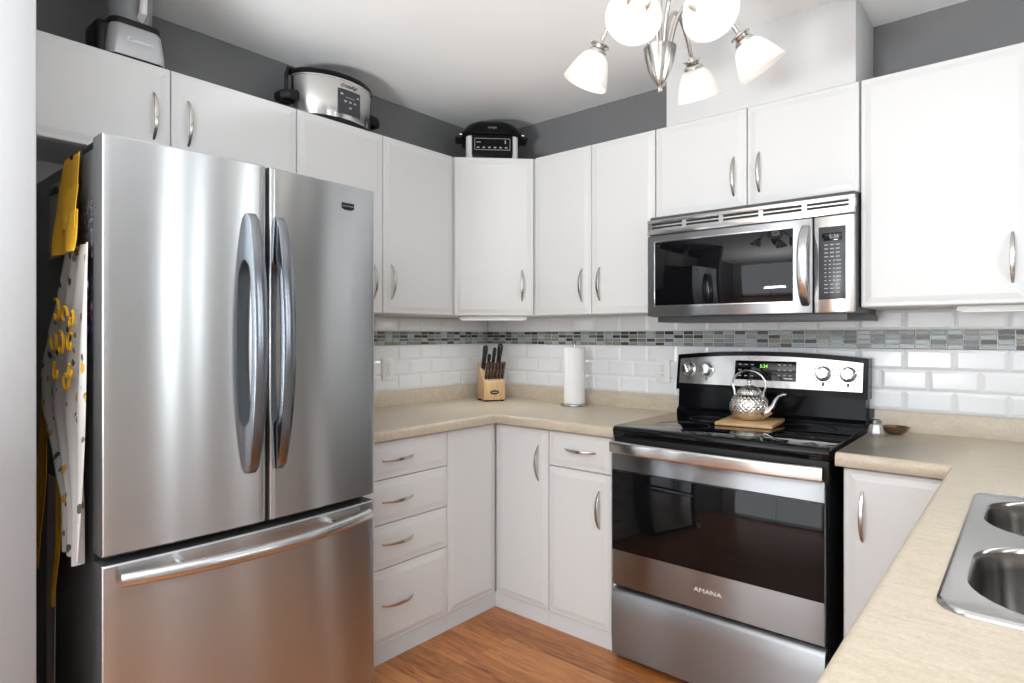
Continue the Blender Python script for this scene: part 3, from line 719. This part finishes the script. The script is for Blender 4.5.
def knife(x, y, z, L, r_, lean, mat, label, group):
    # things of their own: handles standing up from their slots
    k = thing('knife', label, 'knife', t.matrix_basis @ Vector((x, y, z)), R(60), group)
    dirv = Vector((lean, -.28, 1)).normalized()
    pts = [dirv*(-.012), dirv*.002, dirv*(L*.15), dirv*(L*.5), dirv*(L*.8), dirv*(L*.94), dirv*L]
    MB().tube(pts, [r_*.7, r_*.8, r_*.9, r_*.85, r_, r_*.95, r_*.45], sect=[(a, b_*1.5) for a, b_ in rrect(2, 2, .8, 3)], up=(1, 0, 0)).build('handle', mat, k, local=True, ang=50)
    mb = MB()
    for q in (.3, .55, .78): mb.lathe([(.0022, 0), (.0022, .0012), (.0004, .0014)], n=8, M=basis(dirv*(L*q)-Y*(r_*1.45), X, Z, -Y))
    mb.build('rivet', 'nickel', k, local=True)
    MB().tube([dirv*(-.0115), dirv*.004], r_*.95, sect=[(a, b_*1.5) for a, b_ in rrect(2, 2, .8, 3)], up=(1, 0, 0)).build('bolster', 'chrome', k, local=True)
t.matrix_basis
bpy.context.view_layer.update()
for i in range(6):
    knife(-.047+i*.0188, .014, .121, .098, .0080, .05, 'knife_brown', 'brown steak knife handle in the front row of the knife block', 'steak knives in the knife block')
for x, L, r_, lab, ln in ((-.044, .135, .0125, 'large dark knife handle at the left of the block back row', .04), (-.016, .085, .010, 'short dark knife handle in the block back row, lowest of that row', .05), (.010, .122, .0100,'slim dark knife handle in the block back row beside the tallest one', .05), (.042, .145, .0135, 'tallest dark knife handle at the right of the block back row', .04)):
    knife(x, .075, .176, L, r_, ln, 'knife_black', lab, 'large knives in the knife block')

# paper towel
TX, TY = .715, -.118
t = thing('paper_towel_holder', 'chrome upright paper towel holder on the back counter', 'holder', (TX, TY, CT))
MB().lathe([(.070, CT+.0005), (.074, CT+.004), (.072, CT+.009), (.060, CT+.011), (.002, CT+.011)], (TX, TY, 0), 40).build('base', 'nickel', t)
MB().lathe([(.006, CT+.0105), (.006, CT+.315), (.002, CT+.316)], (TX, TY, 0), 12).build('post', 'chrome', t)
MB().lathe([(.003, CT+.314), (.012, CT+.320), (.014, CT+.328), (.010, CT+.336), (.002, CT+.339)], (TX, TY, 0), 20).build('finial', 'nickel', t)
t = thing('paper_towel_roll', 'white paper towel roll standing on the chrome holder', 'paper towel', (TX, TY, CT+.012))
mb = MB(); mb.lathe([(.021, CT+.012), (.051, CT+.012), (.0535, CT+.015), (.0535, CT+.298), (.051, CT+.301), (.021, CT+.301), (.021, CT+.012)], (TX, TY, 0), 48, cap=(False, False)); r_ = mb.build('roll', 'paper_white', t)
MB().box((TX+.002, TY-.0548, CT+.014), (TX+.0032, TY-.0530, CT+.299)).build('loose_edge', 'paper_white', r_)

# trivet and kettle
t = thing('trivet_board', 'square wooden board under the kettle on the black cooktop', 'board', (1.660, -.255, .9096), R(6))
mb = MB(); mb.box((-.105, -.125, .0002), (.105, .125, .013), .002)
mb.build('board', 'board_wood', t, local=True)
KX, KY, KZ = 1.650, -.238, .9229
t = thing('kettle', 'small engraved silver kettle with arched handle on the wooden board', 'kettle', (KX, KY, KZ), R(-8))
prof = [(.002, 0), (.050, 0), (.060, .006), (.070, .022), (.076, .042), (.0765, .058), (.071, .078), (.058, .096), (.044, .105)]
mb = MB(); mb.lathe(prof, n=48, cap=(False, False)); o = mb.build('body', 'kettle_silver', t, local=True, ang=60)
uvl = o.data.uv_layers.new(name='UVMap')
for lp in o.data.loops:
    q = o.data.vertices[lp.vertex_index].co; uvl.data[lp.index].uv = ((math.atan2(q.y, q.x)/(2*math.pi)) % 1*1.0, q.z*2.1)
lid = MB().lathe([(.047, .102), (.049, .106), (.044, .116), (.031, .129), (.014, .137), (.002, .138)], n=36).build('lid', 'kettle_silver', t, local=True, ang=60)
uvl = lid.data.uv_layers.new(name='UVMap')
for lp in lid.data.loops:
    q = lid.data.vertices[lp.vertex_index].co; uvl.data[lp.index].uv = (math.atan2(q.y, q.x)/(2*math.pi), q.z*2.1)
MB().lathe([(.005, .136), (.004, .144), (.009, .149), (.009, .155), (.002, .161)], n=16).build('knob', 'chrome', lid, local=True)
pts = [(.060, 0, .030), (.082, 0, .040), (.098, 0, .060), (.107, 0, .082), (.120, 0, .100), (.140, 0, .110), (.150, 0, .110)]
MB().tube(pts, [.020, .015, .0115, .009, .0075, .0065, .0055], 14).build('spout', 'chrome', t, local=True, ang=60)
pts = []
for i in range(29):
    a = R(208-236*i/28); pts.append((0.070*math.cos(a)-.002, 0, .140+.056*math.sin(a)))
pts = [(-.060, 0, .090), (-.063, 0, .102)]+pts+[(.059, 0, .102), (.056, 0, .090)]
MB().tube(pts, .0048, 10, up=(0, 1, 0)).build('handle', 'chrome', t, local=True, ang=60)

# little dish and shaker right of the range
SX, SY, SZ = 2.132, -.105, CT+.0005
t = thing('dish', 'small bronze-coloured metal dish on the counter right of the range', 'dish', (SX, SY, SZ))
MB().lathe([(.002, 0), (.022, 0), (.035, .008), (.046, .024), (.049, .028), (.046, .028), (.034, .012), (.020, .005), (.002, .004)], n=32, sx=1.0, sy=.8, M=Matrix.Translation((SX, SY, SZ))).build('bowl', 'bowl_bronze', t)
MB().box((-.075, -.010, .022), (-.040, .010, .027), .003, Matrix.Translation((SX, SY, SZ))).build('handle', 'bowl_bronze', t)
SX, SY = 2.088, -.205
t = thing('shaker', 'faceted silver shaker with grey cap beside the bronze dish', 'shaker', (SX, SY, SZ))
MB().lathe([(.002, 0), (.023, 0), (.026, .012), (.022, .034), (.018, .044), (.002, .044)], n=7, M=Matrix.Translation((SX, SY, SZ))).build('body', 'facet_silver', t, ang=5)
MB().lathe([(.0185, .0435), (.019, .058), (.014, .063), (.002, .064)], n=20, M=Matrix.Translation((SX, SY, SZ))).build('cap', 'nickel', t)

# ------------------------------------------------------------------ on top of the cabinets
ZT = UT+.0005
# slow cooker
OX, OY = .180, -1.212
t = thing('slow_cooker', 'oval stainless slow cooker with black lid on the tall left wall cabinet', 'slow cooker', (OX, OY, ZT))
Mo = Matrix.Translation((OX, OY, ZT)); rx, ry = .132, .190
MB().lathe([(.96, .0), (.99, .004), (.99, .022), (.93, .026)], n=64, M=Mo, sx=rx, sy=ry).build('base', 'black_plastic', t)
MB().lathe([(.97, .022), (.985, .026), (1.0, .10), (1.005, .182), (1.0, .186), (.9, .186)], n=64, M=Mo, sx=rx, sy=ry).build('housing', 'steel_cooker', t)
MB().lathe([(1.0, .186), (1.035, .188), (1.035, .198), (1.02, .206), (.96, .214), (.6, .226), (.2, .232), (.01, .233)], n=64, M=Mo, sx=rx, sy=ry).build('lid', 'black_gloss', t)
MB().lathe([(1.0, .180), (1.018, .182), (1.018, .189), (1.0, .190)], n=64, M=Mo, sx=rx, sy=ry, cap=(False, False)).build('rim', 'chrome', t)
for s_ in (-1, 1):
    pts = [(-.035, s_*.182, .095), (-.036, s_*.215, .092), (-.020, s_*.236, .088), (.020, s_*.236, .088), (.036, s_*.215, .092), (.035, s_*.182, .095)]
    MB().tube(pts, [.020, .018, .017, .017, .018, .020], 12, M=Mo, sect=[(a*1.1, b_*.7) for a, b_ in rrect(2, 2, .7, 3)]).build('handle', 'black_plastic', t)
    mb = MB(); mb.tube([(.0, s_*.186, .10), (.0, s_*.206, .125), (.0, s_*.207, .185), (.0, s_*.200, .212), (.0, s_*.170, .217)], [.007, .008, .008, .008, .006], 10, M=Mo); mb.build('latch', 'black_plastic', t)
def oval(a): return Vector((rx*math.cos(a), ry*math.sin(a), 0))
def onoval(mb, a0, a1, z0, z1, off, n_=10):
    r0 = [[oval(a0+(a1-a0)*i/n_)*1.003+oval(a0+(a1-a0)*i/n_).normalized()*o_+Vector((0, 0, z)) for o_, z in ((-.004, z0), (off, z0), (off, z1), (-.004, z1))] for i in range(n_+1)]
    mb.loft(r0, Mo)
mb = MB(); onoval(mb, R(-14), R(19), .042, .145, .0035); pn = mb.build('control_panel', 'panel_grey', t)
mb = MB()
for aa, z in ((-11, .12), (13, .12), (-6, .092), (1, .092), (8, .092), (1, .068)): onoval(mb, R(aa), R(aa+3.5), z, z+.007, .0042, 2)
onoval(mb, R(-4), R(9), .112, .114, .0042, 3); mb.build('button_marking', 'marking_grey', pn)
pa = oval(R(2)); 
text('Crock-Pot', .018, Mo @ basis(pa*1.003+Vector((.0035, 0, .162)), Vector((-.024, .9997, 0)), Z, Vector((.9997, .024, 0))), 'lettering', 'marking_dark', t, .0012)

# grill / air fryer in the corner, turned to the room
t = thing('indoor_grill', 'black indoor grill with white sides on the diagonal corner cabinet', 'grill', (.300, -.300, ZT), R(45))
mb = MB(); mb.prism([(a, b_+.02) for a, b_ in rrect(.272, .26, .03, 6)], 'z', .004, .150, bev=.006); bd = mb.build('housing', 'plastic_white', t, local=True)
mb = MB(); mb.prism([(a, b_+.02) for a, b_ in rrect(.265, .25, .05, 6)], 'z', 0, .006); mb.build('foot', 'black_plastic', t, local=True)
mb = MB(); mb.prism([(-.100, .012), (-.088, -.0), (.088, 0), (.100, .012), (.106, .05), (.106, .146), (-.106, .146), (-.106, .05)], 'y', -.128, -.08, bev=.005); fp = mb.build('front_panel', 'black_gloss', t, local=True)
mb = MB(); Mf = basis((0, -.1285, .095), X, Z, -Y)
for a, b_, c_, d_ in ((-.092, .092, -.028, -.026), (-.092, .092, .030, .032), (-.092, -.090, -.028, .032), (.090, .092, -.028, .032)): mb.box((a, c_, 0), (b_, d_, .0015), 0, Mf)
for i in range(6): mb.box((-.080+i*.029, -.018, 0), (-.067+i*.029, -.012, .0015), 0, Mf)
mb.box((-.082, .010, 0), (-.06, .014, .0015), 0, Mf); mb.box((.064, .006, 0), (.070, .022, .0015), 0, Mf); mb.build('control_marking', 'marking_grey', fp, local=True)
mb = MB(); rings = []
for z, a_, b2, rr_ in ((.146, .300, .275, .06), (.152, .318, .295, .07), (.170, .322, .30, .08), (.192, .300, .285, .08), (.214, .262, .26, .075), (.230, .21, .22, .07), (.240, .14, .15, .05), (.243, .02, .02, .005)):
    rings.append([(a, b_+.02, z) for a, b_ in rrect(a_, b2, rr_, 6)])
mb.loft(rings); ld = mb.build('lid', 'black_gloss', t, local=True)
for s_ in (-1, 1):
    MB().box((s_*.165-.028, -.06, .150), (s_*.165+.028, .06, .161), .005, Matrix.Rotation(0, 4, 'Z')).build('side_handle', 'black_plastic', ld, local=True)
    MB().box((s_*.158-.014, -.074, .160), (s_*.158+.014, -.05, .168), .003).build('hinge_trim', 'chrome', ld, local=True)
text('NINJA', .017, basis((0, -.128, .182), X, Vector((0, .32, .947)), Vector((0, -.947, .32))), 'lettering', 'chrome', ld, .002, local=True)
mb = MB()
for i in range(9): mb.box((-.075+i*.018, -.088, .220), (-.063+i*.018, -.082, .225))
mb.build('vent_slot', 'marking_grey', ld, local=True)

# food processor (cut by the frame)
t = thing('food_processor', 'silver based food processor with dark bowl on the cabinet over the refrigerator', 'food processor', (.17, -1.98, ZT))
Mp = Matrix.Translation((.218, -2.003, ZT))
mb = MB(); rings = []
for z, a, b_, r_ in ((.012, .165, .172, .030), (.04, .164, .171, .030), (.108, .150, .155, .032), (.116, .142, .148, .032)): rings.append([(p, q, z) for p, q in rrect(a, b_, r_, 6)])
mb.loft(rings, Mp); bs = mb.build('base', 'plastic_silver', t)
mb = MB(); mb.prism(rrect(.160, .166, .028, 6), 'z', 0, .0125, Mp); mb.build('foot', 'black_plastic', t)
mb = MB(); mb.prism(rrect(.146, .152, .035, 6), 'z', .115, .136, Mp, .003); mb.build('deck', 'black_plastic', t)
mb = MB(); mb.box((-.075, -.112, .0), (.045, -.055, .125), .02, Mp, 4); mb.build('rear_housing', 'black_plastic', t)
text('Cuisinart', .021, Mp @ basis((.0802, .004, .066), Y, Vector((-.10, 0, .995)), Vector((.995, 0, .10))), 'lettering', 'chrome', t, .002)
MB().lathe([(.060, .136), (.062, .14), (.068, .26), (.070, .285), (.066, .285), (.063, .26), (.057, .142), (.002, .142)], n=36, M=Mp, cap=(False, False)).build('bowl', 'clear_plastic', t)
MB().lathe([(.022, .142), (.02, .25), (.012, .262), (.002, .262)], n=20, M=Mp @ Matrix.Translation((0, 0, 0))).build('spindle', 'black_plastic', t)
MB().tube([(.052, .012, .150), (.080, .012, .165), (.088, .012, .21), (.082, .012, .26), (.062, .012, .275)], [.012, .012, .011, .012, .012], 12, M=Mp).build('handle', 'plastic_white', t)

# ------------------------------------------------------------------ chandelier
CC = CAM+FWD*1.6+RGT*.387; CC.z = 0
t = thing('chandelier', 'brushed nickel chandelier with five frosted glass shades', 'chandelier', (CC.x, CC.y, 1.9))
Mc = Matrix.Translation((CC.x, CC.y, 0))
MB().lathe([(.002, 1.896), (.006, 1.898), (.007, 1.906), (.005, 1.911), (.010, 1.916), (.018, 1.928), (.030, 1.955), (.038, 1.985), (.042, 2.008), (.0425, 2.012), (.036, 2.013), (.002, 2.010)], n=36, M=Mc).build('hub', 'nickel', t, ang=60)
MB().lathe([(.006, 2.010), (.006, HC-.02)], n=12, M=Mc).build('stem', 'nickel', t)
MB().lathe([(.006, HC-.032), (.03, HC-.028), (.055, HC-.014), (.058, HC-.0005), (.002, HC-.0005)], n=32, M=Mc).build('canopy', 'nickel', t)
ARMS = [(-2, .208, 2.040, .272, 1.945), (48, .186, 2.040, .235, 1.942), (158, .160, 2.046, .204, 1.948), (244, .205, 2.046, .275, 1.958), (281, .195, 2.046, .268, 1.960)]
for az, rn, zn, rm, zm in ARMS:
    a = R(az); od = RGT*math.cos(a)+FWD*math.sin(a)
    c0 = Vector((CC.x, CC.y, 0))
    neck = c0+od*rn+Z*zn; ax = ((c0+od*rm+Z*zm)-neck).normalized()
    # arm: up out of the hub, over, and down into the socket
    P0 = c0+od*.024+Z*2.0; P1 = c0+od*.05+Z*2.20; P2 = neck-ax*.13; P3 = neck-ax*.006
    pts = [P0*(1-s_)**3+P1*3*s_*(1-s_)**2+P2*3*s_*s_*(1-s_)+P3*s_**3 for s_ in [i/24 for i in range(25)]]
    ar = MB().tube(pts, .0055, 10).build('arm', 'nickel', t, ang=60)
    u = ax.cross(Z).normalized(); v_ = ax.cross(u)
    Ms = basis(neck, u, v_, ax)
    MB().lathe([(.006, -.012), (.010, -.008), (.011, -.003), (.026, -.003), (.027, .0), (.020, .002), (.018, .008), (.024, .014), (.027, .024), (.025, .028), (.002, .028)], n=28, M=Ms).build('socket_cup', 'nickel', ar, ang=50)
    out = [(.0265, .022), (.036, .032), (.045, .050), (.0525, .070), (.0585, .088), (.063, .104)]
    inn = [(r_-.003, z) for r_, z in out]
    mb = MB(); nn = 48; rings = []
    for r_, z in out+inn[::-1]:
        q = (z-.022)/.09
        rings.append([(r_*(1+0)*math.cos(th), r_*(1+0)*math.sin(th), z) for th in [2*math.pi*j/nn for j in range(nn)]])
    rings.append(rings[0]); mb.loft(rings, Ms, (False, False)); mb.build('shade', 'frosted_glass', ar, ang=60)
    MB().lathe([(.010, .026), (.011, .040), (.018, .054), (.021, .066), (.018, .080), (.009, .088), (.001, .090)], n=20, M=Ms).build('bulb', 'bulb_glow', ar, ang=60)
    ld_ = bpy.data.lights.new('bulb_light', 'POINT'); ld_.energy = .2; ld_.color = (1, .93, .82); ld_.shadow_soft_size = .03
    lo = bpy.data.objects.new('bulb_light', ld_); C.objects.link(lo); lo.location = neck+ax*.07
